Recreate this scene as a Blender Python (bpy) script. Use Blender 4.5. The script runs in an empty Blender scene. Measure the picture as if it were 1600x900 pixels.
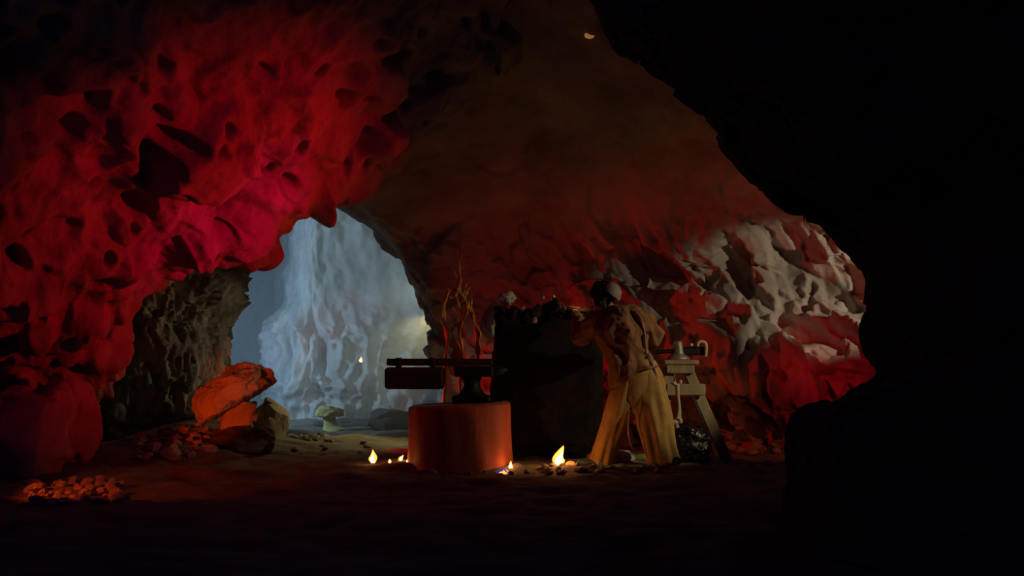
import bpy, math, random
import numpy as np
from mathutils import Vector, Matrix

scene = bpy.context.scene
C = scene.collection
random.seed(7)
R = math.radians

# ------------------------------------------------------------------ camera
F = 1800.0          # focal length in pixels of the 1600 x 900 frame
HY = 560.0          # horizon row
CH = 1.0            # camera height
cam_d = bpy.data.cameras.new('camera')
cam_d.sensor_width = 36.0
cam_d.lens = 36.0 * F / 1600.0
cam_d.shift_y = (HY - 450.0) / 1600.0
cam_d.clip_end = 100
cam = bpy.data.objects.new('camera', cam_d)
C.objects.link(cam)
cam.location = (0, 0, CH)
cam.rotation_euler = (R(90), 0, 0)
scene.camera = cam

def W(px, py, Y):
    """a point seen at photo pixel (px, py), Y metres into the cave"""
    return Vector(((px - 800.0) / F * Y, Y, CH - (py - HY) / F * Y))

# ------------------------------------------------------------------ world, exposure
wd = bpy.data.worlds.new('world')
scene.world = wd
wd.use_nodes = True
wd.node_tree.nodes['Background'].inputs[0].default_value = (0.10, 0.14, 0.75, 1)
wd.node_tree.nodes['Background'].inputs[1].default_value = 0.030
vs = scene.view_settings
vs.view_transform = 'Standard'
vs.look = 'None'
vs.exposure = 0.0
vs.gamma = 1.0
vs.use_curve_mapping = False
scene.cycles.use_denoising = True
scene.cycles.max_bounces = 4
scene.cycles.diffuse_bounces = 2
scene.cycles.volume_bounces = 0
scene.cycles.sample_clamp_indirect = 3.0

# ------------------------------------------------------------------ lamps of the set and added fill spots
def spot(name, loc, target, watts, color, angle, blend=0.4, radius=0.05):
    d = bpy.data.lights.new(name, 'SPOT')
    d.energy = watts
    d.color = color
    d.spot_size = R(angle)
    d.spot_blend = blend
    d.shadow_soft_size = radius
    o = bpy.data.objects.new(name, d)
    C.objects.link(o)
    o.location = loc
    v = Vector(target) - Vector(loc)
    o.rotation_euler = v.to_track_quat('-Z', 'Y').to_euler()
    return o

# red gelled lamp on the right behind the dark rock, on the left overhang
spot('red_overhang_lamp', (3.4, 8.9, 1.1), W(330, 345, 10), 680, (1, 0.0, 0.008), 42, 1.0, 0.22)
# tighter magenta lamp on the lip of the overhang
spot('magenta_lip_lamp', (3.4, 8.8, 1.3), W(385, 335, 10.2), 520, (1, 0.0, 0.10), 17, 1.0, 0.08)
# red lamp low on the left behind the mushroom rock, on the right wall
spot('red_wall_lamp', (-2.3, 12.3, 0.45), W(1220, 570, 13.0), 160, (1, 0.004, 0.008), 70, 0.9, 0.10)
# weak red lamp behind the forge on the wall beyond it
spot('red_rear_lamp', (0.5, 12.6, 0.9), W(830, 430, 14), 9, (1, 0.03, 0.03), 120, 1.0, 0.1)
# red fill spot added behind the dark rock for the far right corner
spot('red_corner_fill', (3.2, 8.9, 0.9), W(1290, 575, 12.9), 150, (1, 0.006, 0.012), 22, 1.0, 0.05)
# amber fill spot added behind the forge to turn the branch stand golden
spot('amber_stand_fill', (0.25, 12.25, 1.2), (-0.55, 12.0, 1.35), 7, (1, 0.5, 0.08), 46, 0.6, 0.03)
# neutral warm key, grazing the right wall from behind the dark rock
spot('warm_key_lamp', (5.0, 11.2, 2.2), (3.7, 13.1, 1.80), 125, (1, 0.80, 0.55), 43, 0.5, 0.015)
# second warm spot, added where the key cone misses trestle and person
spot('warm_side_fill', (3.9, 9.6, 2.0), W(1015, 560, 11.0), 105, (1, 0.78, 0.45), 42, 0.5, 0.03)
# amber haze light on the roof
spot('amber_roof_lamp', (3.6, 9.2, 1.2), W(1140, 250, 12.2), 11, (1, 0.45, 0.14), 52, 0.9, 0.1)
# orange lamps low at the left edge on the boulders
spot('orange_rock_lamp', (-3.3, 6.6, 0.45), W(362, 612, 12.0), 640, (1, 0.070, 0.0), 13, 0.5, 0.06)
spot('orange_rubble_lamp', (-4.0, 7.9, 0.55), W(110, 735, 8.8), 44, (1, 0.085, 0.0), 46, 0.7, 0.06)
# blue-white lamp inside the rear chamber
spot('blue_chamber_lamp', (-6.1, 15.2, 1.9), W(560, 560, 18.5), 800, (0.42, 0.70, 1.0), 90, 0.6, 0.06)
spot('pale_chamber_lamp', (-1.05, 15.3, 1.9), W(500, 470, 18.5), 150, (0.72, 0.88, 0.80), 95, 0.9, 0.1)
spot('straw_floor_lamp', (-1.02, 15.0, 1.6), W(510, 695, 13.6), 95, (1, 0.85, 0.35), 75, 0.7, 0.05)
# orange fill spot added low behind the dark rock to brighten the heap
spot('orange_heap_fill', (3.3, 10.7, 0.6), W(1150, 670, 12.3), 16, (1, 0.16, 0.02), 50, 0.7, 0.04)
# grazing fill spot for the pillar, added behind the forge
spot('pillar_fill', (0.4, 12.75, 0.9), W(300, 530, 13.0), 55, (1, 0.88, 0.62), 26, 0.5, 0.02)

# ------------------------------------------------------------------ noise
def _h(ix, iy, iz, s):
    n = (ix.astype(np.int64) * 374761393 + iy.astype(np.int64) * 668265263
         + iz.astype(np.int64) * 2147483647 + s * 974634777) & 0xffffffff
    n = ((n ^ (n >> 13)) * 1274126177) & 0xffffffff
    n = ((n ^ (n >> 16)) * 2246822519) & 0xffffffff
    n = n ^ (n >> 15)
    return (n & 0xffffff) / float(0xffffff)

def vnoise(p, s=0):
    i = np.floor(p).astype(np.int64)
    f = p - i
    f = f * f * f * (f * (f * 6 - 15) + 10)
    out = np.zeros(len(p))
    for dx in (0, 1):
        wx = f[:, 0] if dx else 1 - f[:, 0]
        for dy in (0, 1):
            wy = f[:, 1] if dy else 1 - f[:, 1]
            for dz in (0, 1):
                wz = f[:, 2] if dz else 1 - f[:, 2]
                out += wx * wy * wz * _h(i[:, 0] + dx, i[:, 1] + dy, i[:, 2] + dz, s)
    return out * 2 - 1

def fbm(p, o=4, s=0, g=0.5):
    a, t = 1.0, np.zeros(len(p))
    q = p.copy()
    for k in range(o):
        t += a * vnoise(q, s + k * 17)
        q = q * 2.03 + 3.7
        a *= g
    return t

def cells(p, s=0, tilt=1.0):
    """nearest-cell noise: returns F1, F2 and a value that is a tilted plane in every cell"""
    i = np.floor(p).astype(np.int64)
    f1 = np.full(len(p), 9.0)
    f2 = np.full(len(p), 9.0)
    val = np.zeros(len(p))
    idv = np.zeros(len(p))
    for dx in (-1, 0, 1):
        for dy in (-1, 0, 1):
            for dz in (-1, 0, 1):
                cx, cy, cz = i[:, 0] + dx, i[:, 1] + dy, i[:, 2] + dz
                ox, oy, oz = _h(cx, cy, cz, s), _h(cx, cy, cz, s + 1), _h(cx, cy, cz, s + 2)
                vx, vy, vz = cx + ox - p[:, 0], cy + oy - p[:, 1], cz + oz - p[:, 2]
                d = np.sqrt(vx * vx + vy * vy + vz * vz)
                r0 = _h(cx, cy, cz, s + 3)
                pl = (r0 - 0.5) + tilt * (vx * (_h(cx, cy, cz, s + 4) - .5) + vy * (_h(cx, cy, cz, s + 5) - .5)
                                          + vz * (_h(cx, cy, cz, s + 6) - .5))
                c = d < f1
                f2 = np.where(c, f1, np.minimum(f2, d))
                val = np.where(c, pl, val)
                idv = np.where(c, r0, idv)
                f1 = np.where(c, d, f1)
    return f1, f2, val, idv

def smooth(a, b, x):
    t = np.clip((x - a) / (b - a), 0, 1)
    return t * t * (3 - 2 * t)

# ------------------------------------------------------------------ materials
def nodes(name):
    m = bpy.data.materials.new(name)
    m.use_nodes = True
    nt = m.node_tree
    return m, nt, nt.nodes['Principled BSDF']

def mat(name, c1, c2=None, scale=6.0, rough=0.8, bump=0.2, metal=0.0, stretch=(1, 1, 1), dist=0.02, detail=6, spec=0.3):
    m, nt, b = nodes(name)
    c2 = c2 or tuple(x * 0.6 for x in c1)
    tc = nt.nodes.new('ShaderNodeTexCoord')
    mp = nt.nodes.new('ShaderNodeMapping')
    mp.inputs['Scale'].default_value = stretch
    n = nt.nodes.new('ShaderNodeTexNoise')
    n.inputs['Scale'].default_value = scale
    n.inputs['Detail'].default_value = detail
    n.inputs['Roughness'].default_value = 0.6
    r = nt.nodes.new('ShaderNodeValToRGB')
    r.color_ramp.elements[0].position = 0.35
    r.color_ramp.elements[1].position = 0.65
    r.color_ramp.elements[0].color = (*c2, 1)
    r.color_ramp.elements[1].color = (*c1, 1)
    L = nt.links.new
    L(tc.outputs['Object'], mp.inputs[0])
    L(mp.outputs[0], n.inputs['Vector'])
    L(n.outputs['Fac'], r.inputs[0])
    L(r.outputs[0], b.inputs['Base Color'])
    b.inputs['Roughness'].default_value = rough
    b.inputs['Metallic'].default_value = metal
    b.inputs['Specular IOR Level'].default_value = spec
    if bump > 0:
        n2 = nt.nodes.new('ShaderNodeTexNoise')
        n2.inputs['Scale'].default_value = scale * 3.1
        n2.inputs['Detail'].default_value = 8
        n2.inputs['Roughness'].default_value = 0.65
        L(mp.outputs[0], n2.inputs['Vector'])
        bp = nt.nodes.new('ShaderNodeBump')
        bp.inputs['Strength'].default_value = bump
        bp.inputs['Distance'].default_value = dist
        L(n2.outputs['Fac'], bp.inputs['Height'])
        L(bp.outputs[0], b.inputs['Normal'])
    return m

def glow(name, c, s):
    m, nt, b = nodes(name)
    b.inputs['Base Color'].default_value = (*c, 1)
    b.inputs['Emission Color'].default_value = (*c, 1)
    b.inputs['Emission Strength'].default_value = s
    return m

M = dict(
    lime=mat('limestone', (0.46, 0.42, 0.38), (0.24, 0.21, 0.19), 1.8, 0.85, 0.9, dist=0.05),
    wall=mat('cave_wall_rock', (0.50, 0.46, 0.40), (0.28, 0.24, 0.21), 1.3, 0.85, 0.5, dist=0.03),
    pillar=mat('lit_streak_pillar_rock', (0.42, 0.38, 0.30), (0.10, 0.08, 0.065), 2.4, 0.85, 0.7, stretch=(1, 1, .3), dist=0.03),  # lit streaks and the shade between them put into the rock colour
    flow=mat('pale_flowstone', (0.55, 0.55, 0.54), (0.34, 0.34, 0.34), 2.2, 0.7, 0.6, stretch=(1, 1, .35), dist=0.03),
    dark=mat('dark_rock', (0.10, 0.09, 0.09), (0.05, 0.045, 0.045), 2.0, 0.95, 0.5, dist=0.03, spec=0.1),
    floor=mat('cave_floor_dirt', (0.27, 0.23, 0.18), (0.12, 0.10, 0.08), 2.5, 0.95, 0.7, dist=0.03, spec=0.1),
    boulder=mat('boulder_rock', (0.45, 0.38, 0.32), (0.28, 0.23, 0.19), 3.0, 0.85, 0.5),
    ochre=mat('ochre_rock', (0.55, 0.45, 0.16), (0.38, 0.32, 0.12), 4.0, 0.8, 0.4),
    stump=mat('red_lit_stump_wood', (0.62, 0.13, 0.06), (0.46, 0.08, 0.035), 5.0, 0.6, 0.35, stretch=(1, 1, .25)),  # base reddened: the red light on the stump is put into its colour
    cutwood=mat('cut_wood_end', (0.42, 0.28, 0.16), (0.25, 0.15, 0.08), 9.0, 0.8, 0.3),
    iron=mat('black_iron', (0.035, 0.033, 0.035), (0.02, 0.02, 0.02), 12.0, 0.5, 0.3, metal=0.6),
    char=mat('charred_wood', (0.04, 0.03, 0.028), (0.02, 0.016, 0.016), 7.0, 0.85, 0.5, stretch=(.3, 1, 1)),
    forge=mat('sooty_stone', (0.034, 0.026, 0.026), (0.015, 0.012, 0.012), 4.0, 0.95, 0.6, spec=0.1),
    timber=mat('weathered_timber', (0.52, 0.44, 0.28), (0.32, 0.26, 0.16), 6.0, 0.8, 0.4, stretch=(1, 1, .2)),
    tan=mat('tan_cotton', (0.62, 0.38, 0.12), (0.50, 0.29, 0.09), 14.0, 0.9, 0.25, dist=0.01),
    shirt=mat('brown_linen', (0.40, 0.20, 0.10), (0.27, 0.12, 0.06), 5.0, 0.95, 0.6, dist=0.02),
    strap=mat('pale_pink_strap', (0.62, 0.40, 0.30), (0.5, 0.3, 0.22), 20.0, 0.8, 0.2),
    skin=mat('skin', (0.50, 0.28, 0.18), (0.44, 0.23, 0.15), 12.0, 0.55, 0.1, dist=0.004),
    hair=mat('dark_hair', (0.03, 0.018, 0.014), (0.015, 0.01, 0.008), 18.0, 0.6, 0.6, stretch=(1, 1, .2)),
    cap=mat('grey_knit', (0.42, 0.38, 0.34), (0.28, 0.25, 0.22), 26.0, 0.85, 0.5, dist=0.01),
    boot=mat('dark_leather', (0.05, 0.03, 0.02), (0.03, 0.02, 0.012), 12.0, 0.6, 0.3),
    gold=mat('gilded_branch', (0.72, 0.40, 0.10), (0.42, 0.20, 0.06), 14.0, 0.5, 0.5, stretch=(1, 1, .3)),
    bone=mat('old_bone', (0.78, 0.70, 0.52), (0.62, 0.52, 0.36), 12.0, 0.55, 0.2),
    plastic=mat('black_plastic', (0.02, 0.02, 0.024), (0.012, 0.012, 0.014), 8.0, 0.18, 0.3, spec=0.7),
    white=mat('pale_cloth', (0.72, 0.68, 0.62), (0.55, 0.50, 0.45), 10.0, 0.9, 0.3),
    greycloth=mat('grey_cloth', (0.50, 0.56, 0.56), (0.34, 0.38, 0.38), 10.0, 0.8, 0.3),
    steel=mat('dull_steel', (0.40, 0.38, 0.33), (0.26, 0.25, 0.22), 10.0, 0.45, 0.2, metal=0.5),
    china=mat('white_enamel', (0.80, 0.78, 0.74), (0.66, 0.64, 0.60), 8.0, 0.35, 0.1),
    green=mat('green_glassware', (0.30, 0.40, 0.12), (0.20, 0.30, 0.08), 8.0, 0.25, 0.05),
    ember=glow('ember_glow', (1.0, 0.22, 0.04), 0.9),
    flame=glow('flame_outer', (1.0, 0.34, 0.05), 2.2),
    core=glow('flame_core', (1.0, 0.80, 0.42), 6.0),
    blueflame=glow('gas_flame_blue', (0.22, 0.10, 0.9), 0.22),
    bulb=glow('dim_amber_bulb', (1.0, 0.45, 0.10), 0.22),
)

# ------------------------------------------------------------------ object helpers
def link(name, me, m, parent=None, smoothed=True):
    if m is not None and not me.materials:
        me.materials.append(m)
    if smoothed:
        me.polygons.foreach_set('use_smooth', np.ones(len(me.polygons), dtype=bool))
    o = bpy.data.objects.new(name, me)
    C.objects.link(o)
    if parent is not None:
        o.parent = parent
    return o

def mesh(name, v, f):
    me = bpy.data.meshes.new(name)
    v = np.asarray(v, dtype=np.float64)
    me.from_pydata([tuple(x) for x in v] if len(v) < 5000 else v.tolist(), [], f if isinstance(f, list) else f.tolist())
    me.update()
    return me

def tag(o, label, cat, group=None):
    o['label'] = label
    o['category'] = cat
    if group:
        o['group'] = group
    return o

def structure(o):
    o['kind'] = 'structure'
    return o

def empty(name, loc=(0, 0, 0), rz=0.0):
    o = bpy.data.objects.new(name, None)
    o.empty_display_size = 0.1
    C.objects.link(o)
    o.location = loc
    o.rotation_euler = (0, 0, rz)
    return o

def catmull(P, n):
    """resample control rows (k, ...) to n rows"""
    P = np.asarray(P, dtype=float)
    k = len(P)
    t = np.linspace(0, k - 1, n)
    i = np.clip(np.floor(t).astype(int), 0, k - 2)
    f = (t - i).reshape((-1,) + (1,) * (P.ndim - 1))
    p0, p1, p2, p3 = P[np.clip(i - 1, 0, k - 1)], P[i], P[i + 1], P[np.clip(i + 2, 0, k - 1)]
    return 0.5 * (2 * p1 + (p2 - p0) * f + (2 * p0 - 5 * p1 + 4 * p2 - p3) * f ** 2 + (3 * p1 - p0 - 3 * p2 + p3) * f ** 3)

def grid_faces(nu, nv, flip=False, wrap=False):
    a = np.arange(nu * nv).reshape(nu, nv)
    if wrap:
        a = np.concatenate([a, a[:, :1]], axis=1)
    q = np.stack([a[:-1, :-1], a[1:, :-1], a[1:, 1:], a[:-1, 1:]], axis=-1).reshape(-1, 4)
    return q[:, ::-1] if flip else q

def grid_normals(G):
    du = np.gradient(G, axis=0)
    dv = np.gradient(G, axis=1)
    n = np.cross(du, dv)
    return n / (np.linalg.norm(n, axis=2, keepdims=True) + 1e-9)

def sheet(name, ctrl, nu, nv, disp, m, world=False, soften=0):
    P = np.array([[tuple(c) if world else tuple(W(*c)) for c in row] for row in ctrl])
    G = catmull(P, nu)
    G = catmull(G.transpose(1, 0, 2), nv).transpose(1, 0, 2)
    N = grid_normals(G)
    toward = np.array([0, 4.0, 1.5]) - G
    flip = np.mean(np.sum(N * toward, axis=2)) < 0
    if flip:
        N = -N
    p = G.reshape(-1, 3)
    d = disp(p, G).reshape(nu, nv)
    for _ in range(soften):                      # round the steps between blocks
        e = np.pad(d, 1, mode='edge')
        d = (e[:-2, 1:-1] + e[2:, 1:-1] + e[1:-1, :-2] + e[1:-1, 2:] + 2 * e[1:-1, 1:-1]) / 6
    d = d.ravel()
    p = p + N.reshape(-1, 3) * d[:, None]
    return structure(link(name, mesh(name, p, grid_faces(nu, nv, flip)), m))

def tube(pts, rad, seg=16, rows=None, fold=None, cap=True):
    """a tube through pts; rad is a list of r or (ra, rb); fold(theta, t, pos) scales the radius"""
    pts = np.array([tuple(p) for p in pts], dtype=float)
    rad = np.array([(r, r) if not isinstance(r, (tuple, list)) else r for r in rad], dtype=float)
    n = rows or len(pts) * 4
    c = catmull(pts, n)
    r = np.maximum(catmull(rad, n), 1e-4)
    tan = np.gradient(c, axis=0)
    tan /= np.linalg.norm(tan, axis=1, keepdims=True) + 1e-9
    ref = np.array([0, 1.0, 0]) if abs(tan[0][1]) < 0.8 else np.array([1.0, 0, 0])
    V = []
    th = np.linspace(0, 2 * math.pi, seg, endpoint=False)
    u = ref
    for k in range(n):
        u = u - tan[k] * np.dot(u, tan[k])
        u /= np.linalg.norm(u) + 1e-9
        w = np.cross(tan[k], u)
        s = np.ones(seg)
        if fold is not None:
            s = fold(th, k / (n - 1), c[k])
        V.append(c[k] + np.outer(np.cos(th) * s * r[k, 1], u) + np.outer(np.sin(th) * s * r[k, 0], w))
    V = np.concatenate(V)
    Fc = grid_faces(n, seg, True, True).tolist()
    if cap:
        Fc.append(list(range(seg)))
        Fc.append(list(range((n - 1) * seg, n * seg))[::-1])
    return V, Fc

def join(parts):
    V, Fc, o = [], [], 0
    for v, f in parts:
        v = np.asarray(v)
        V.append(v)
        Fc += [[i + o for i in q] for q in (f if isinstance(f, list) else f.tolist())]
        o += len(v)
    return np.concatenate(V), Fc

def box(cx, cy, cz, sx, sy, sz, bev=0.0):
    """a box with chamfered vertical and horizontal edges"""
    hx, hy, hz = sx / 2, sy / 2, sz / 2
    b = min(bev, hx * .9, hy * .9, hz * .9)
    if b <= 0:
        v = [(x * hx, y * hy, z * hz) for z in (-1, 1) for x, y in ((-1, -1), (1, -1), (1, 1), (-1, 1))]
        f = [[3, 2, 1, 0], [4, 5, 6, 7]] + [[i, (i + 1) % 4, 4 + (i + 1) % 4, 4 + i] for i in range(4)]
    else:
        def ring(x, y, z, c):
            return [(-x + c, -y, z), (x - c, -y, z), (x, -y + c, z), (x, y - c, z), (x - c, y, z), (-x + c, y, z), (-x, y - c, z), (-x, -y + c, z)]
        v = ring(hx - b, hy - b, -hz, b * .3) + ring(hx, hy, -hz + b, b) + ring(hx, hy, hz - b, b) + ring(hx - b, hy - b, hz, b * .3)
        f = [list(range(8))[::-1], list(range(24, 32))]
        for k in range(3):
            f += [[k * 8 + i, k * 8 + (i + 1) % 8, (k + 1) * 8 + (i + 1) % 8, (k + 1) * 8 + i] for i in range(8)]
    v = np.array(v, dtype=float) + np.array([cx, cy, cz])
    return v, f

def beam(a, b, w, t, up=(0, 1, 0), bev=0.008):
    """a squared timber from a to b, w wide and t thick along up"""
    a, b = Vector(a), Vector(b)
    d = (b - a)
    L = d.length
    z = d.normalized()
    y = (Vector(up) - z * z.dot(Vector(up))).normalized()
    x = y.cross(z)
    v, f = box(0, 0, L / 2, w, t, L, bev)
    mtx = np.array([x, y, z])
    return v @ mtx + np.array(a), f

_ico = {}
def ico(sub):
    if sub not in _ico:
        t = (1 + 5 ** .5) / 2
        v = [(-1, t, 0), (1, t, 0), (-1, -t, 0), (1, -t, 0), (0, -1, t), (0, 1, t), (0, -1, -t), (0, 1, -t), (t, 0, -1), (t, 0, 1), (-t, 0, -1), (-t, 0, 1)]
        f = [(0, 11, 5), (0, 5, 1), (0, 1, 7), (0, 7, 10), (0, 10, 11), (1, 5, 9), (5, 11, 4), (11, 10, 2), (10, 7, 6), (7, 1, 8),
             (3, 9, 4), (3, 4, 2), (3, 2, 6), (3, 6, 8), (3, 8, 9), (4, 9, 5), (2, 4, 11), (6, 2, 10), (8, 6, 7), (9, 8, 1)]
        v = [np.array(x) / np.linalg.norm(x) for x in v]
        for _ in range(sub):
            mid, nf = {}, []
            def m(a, b):
                k = (min(a, b), max(a, b))
                if k not in mid:
                    x = v[a] + v[b]
                    v.append(x / np.linalg.norm(x))
                    mid[k] = len(v) - 1
                return mid[k]
            for a, b, c in f:
                ab, bc, ca = m(a, b), m(b, c), m(c, a)
                nf += [(a, ab, ca), (b, bc, ab), (c, ca, bc), (ab, bc, ca)]
            f = nf
        _ico[sub] = (np.array(v), [list(x) for x in f])
    return _ico[sub]

def blob(c, r, sub=3, rot=None):
    v, f = ico(sub)
    v = v * np.array(r)
    if rot is not None:
        v = v @ np.array(Matrix(rot).transposed() if not isinstance(rot, np.ndarray) else rot.T)
    return v + np.array(tuple(c)), f

def rock_mesh(name, dims, seed, sub=4, facet=0.28, rough=0.06, cut=0.0, freq=1.3):
    """an irregular faceted stone, half-sizes dims, resting on z = 0"""
    v, f = ico(sub)
    v = v.copy()
    q = v * freq + seed * 7.31
    _, _, pl, _ = cells(q, seed, 1.6)
    d = 1 + facet * pl + rough * fbm(v * 3.0 + seed, 4, seed) + 0.12 * vnoise(v * 1.1 + seed * 3.3, seed)
    v = v * d[:, None]
    # planar cuts give the broken faces
    rs = np.random.RandomState(seed)
    for k in range(9):
        n = rs.normal(size=3)
        n /= np.linalg.norm(n)
        h = 0.72 + 0.2 * rs.rand()
        e = v @ n - h
        v = v - np.outer(np.clip(e, 0, None) * 0.85, n)
    v = v * np.array(dims)
    lo = -dims[2] * (0.62 - cut)
    v[:, 2] = np.where(v[:, 2] < lo, lo + (v[:, 2] - lo) * 0.05, v[:, 2])
    v[:, 2] -= v[:, 2].min()
    return mesh(name, v, f)

def bevel_obj(o, w=0.01):
    b = o.modifiers.new('bevel', 'BEVEL')
    b.width = w
    b.segments = 2
    return o

# ------------------------------------------------------------------ setting: floor
def floor_z(x, y):
    x = np.atleast_1d(np.asarray(x, float)); y = np.atleast_1d(np.asarray(y, float))
    p = np.stack([x, y, np.zeros_like(x)], 1)
    z = 0.035 * fbm(p * 0.9, 3, 5)
    # raised ground of the inner cave begins beyond a low lip, rubble bank on the left
    lip = 10.35 + 0.25 * vnoise(p * 0.8 + 4.2, 9)
    z = z + 0.05 * smooth(-0.15, 0.12, y - lip) - 0.05
    z = z + 0.30 * np.exp(-(((x + 3.35) / 0.75) ** 2 + ((y - 12.3) / 1.3) ** 2))
    z = z + 0.22 * np.exp(-(((x + 4.6) / 0.9) ** 2 + ((y - 10.2) / 1.3) ** 2))
    return z

def fz(x, y):
    return float(floor_z(x, y)[0])

nx, ny = 330, 420
gx = np.linspace(-8.5, 6.5, nx)
gy = 0.8 + (22.6 - 0.8) * np.linspace(0, 1, ny) ** 1.0
X, Y = np.meshgrid(gx, gy, indexing='ij')
p = np.stack([X.ravel(), Y.ravel(), np.zeros(X.size)], 1)
f1, f2, pl, _ = cells(p * 3.2, 31, 1.0)
z = floor_z(X.ravel(), Y.ravel()) + 0.018 * fbm(p * 4.0, 4, 40) + 0.022 * pl * smooth(0.0, 0.15, f2 - f1)
p[:, 2] = z
structure(link('floor', mesh('floor', p, grid_faces(nx, ny)), M['floor']))

# ------------------------------------------------------------------ setting: left wall and overhang
wl = [
    [(60, 700, 13.6), (150, 705, 12.6), (20, 712, 12.0), (-120, 718, 11.5), (-420, 730, 10.6)],
    [(80, 610, 13.2), (175, 620, 11.7), (50, 615, 11.0), (-80, 615, 10.4), (-350, 610, 9.0)],
    [(120, 490, 12.8), (203, 515, 10.6), (95, 500, 9.6), (-30, 460, 8.8), (-300, 400, 6.9)],
    [(180, 390, 13.0), (238, 445, 10.4), (150, 375, 9.3), (40, 300, 8.3), (-250, 150, 6.3)],
    [(260, 350, 13.2), (285, 416, 10.6), (230, 330, 9.5), (120, 220, 8.4), (-150, 30, 6.4)],
    [(360, 335, 13.5), (388, 392, 10.9), (340, 300, 9.7), (250, 160, 8.6), (0, -60, 6.6)],
    [(400, 300, 13.5), (426, 352, 11.1), (400, 245, 9.9), (330, 110, 8.8), (150, -150, 6.8)],
    [(480, 270, 14.0), (500, 292, 11.3), (470, 205, 10.1), (420, 60, 9.0), (300, -200, 7.0)],
    [(560, 230, 14.0), (565, 285, 11.5), (550, 170, 10.4), (500, 20, 9.3), (420, -230, 7.3)],
    [(640, 170, 14.0), (642, 256, 11.7), (630, 110, 10.7), (590, -30, 9.6), (530, -260, 7.8)],
    [(730, 80, 14.0), (720, 162, 11.9), (720, 30, 11.0), (690, -90, 10.0), (650, -280, 8.5)],
    [(820, 0, 14.0), (800, 70, 11.9), (800, -50, 11.0), (780, -160, 10.0), (760, -320, 9.0)],
    [(900, -100, 14.0), (880, -40, 11.8), (880, -140, 11.0), (870, -240, 10.0), (860, -380, 9.5)],
]

def disp_left(p, G):
    nu, nv = G.shape[:2]
    q = p.copy()
    d = 0.16 * fbm(q * 0.9, 3, 3)
    warp = np.stack([vnoise(q * 1.7, 61), vnoise(q * 1.7, 62), vnoise(q * 1.7, 63)], 1) * 0.22
    h1, h2, a, _ = cells((q + warp) * np.array([1.5, 1.2, 1.2]), 11, 1.5)
    a = (a + .12) * smooth(0, .32, h2 - h1)
    f1, f2, b, _ = cells((q + warp * .5) * np.array([3.4, 3.0, 2.4]), 21, 1.3)
    d += 0.27 * a + 0.11 * b * smooth(0, .22, f2 - f1) + 0.035 * fbm(q * 6, 4, 8)
    # solution pits, stretched along the slope
    s = q + warp
    t = np.stack([s[:, 0] * 0.85 + s[:, 2] * 0.35, s[:, 1] * .8, s[:, 2] * 0.75 - s[:, 0] * 0.3], 1)
    for sc, dep, lim, pr, sd in ((2.3, 0.30, 0.33, 0.45, 51), (4.6, 0.17, 0.36, 0.40, 71)):
        g1, _, _, idv = cells(t * sc, sd, 0)
        d -= dep * (idv < pr) * smooth(lim, lim * .35, g1)
    return d

sheet('wall_left', wl, 460, 380, disp_left, M['lime'], soften=2)

# ------------------------------------------------------------------ setting: right wall and roof of the inner cave
wr = [
    [(800, 690, 16.0), (728, 715, 13.9), (850, 725, 13.7), (1000, 725, 13.5), (1150, 725, 13.6), (1300, 725, 13.5), (1450, 730, 13.2), (1620, 740, 12.6)],
    [(785, 640, 16.3), (712, 650, 13.9), (850, 655, 13.6), (1000, 655, 13.4), (1150, 660, 13.5), (1300, 660, 13.4), (1450, 660, 13.1), (1620, 660, 12.4)],
    [(770, 600, 16.5), (698, 595, 13.9), (850, 600, 13.5), (1000, 600, 13.2), (1150, 595, 13.0), (1300, 590, 12.8), (1450, 590, 12.5), (1620, 590, 11.9)],
    [(750, 525, 16.5), (674, 528, 14.0), (830, 520, 13.8), (1000, 510, 13.7), (1150, 500, 13.5), (1300, 490, 13.2), (1450, 480, 12.7), (1620, 480, 12.0)],
    [(730, 460, 16.5), (658, 468, 14.1), (820, 440, 14.0), (1000, 420, 14.0), (1150, 410, 13.8), (1290, 400, 13.4), (1440, 390, 12.8), (1620, 390, 12.0)],
    [(690, 380, 16.5), (614, 392, 14.2), (780, 360, 13.8), (960, 340, 13.6), (1120, 320, 13.3), (1260, 310, 12.9), (1420, 300, 12.2), (1600, 300, 11.4)],
    [(600, 290, 16.5), (548, 336, 14.2), (720, 270, 13.3), (900, 240, 12.9), (1060, 220, 12.4), (1200, 200, 11.8), (1360, 190, 11.0), (1540, 190, 10.0)],
    [(480, 210, 16.0), (470, 275, 14.0), (640, 170, 12.9), (820, 120, 12.2), (980, 90, 11.5), (1110, 70, 10.6), (1250, 60, 9.7), (1420, 50, 8.6)],
    [(400, 100, 15.5), (400, 160, 13.8), (600, 50, 12.4), (760, 0, 11.5), (900, -40, 10.5), (1030, -70, 9.6), (1160, -90, 8.6), (1320, -100, 7.4)],
    [(330, -30, 15.0), (350, 0, 13.5), (560, -90, 11.8), (700, -140, 10.6), (840, -180, 9.5), (960, -220, 8.6), (1080, -240, 7.6), (1230, -260, 6.6)],
]

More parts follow.
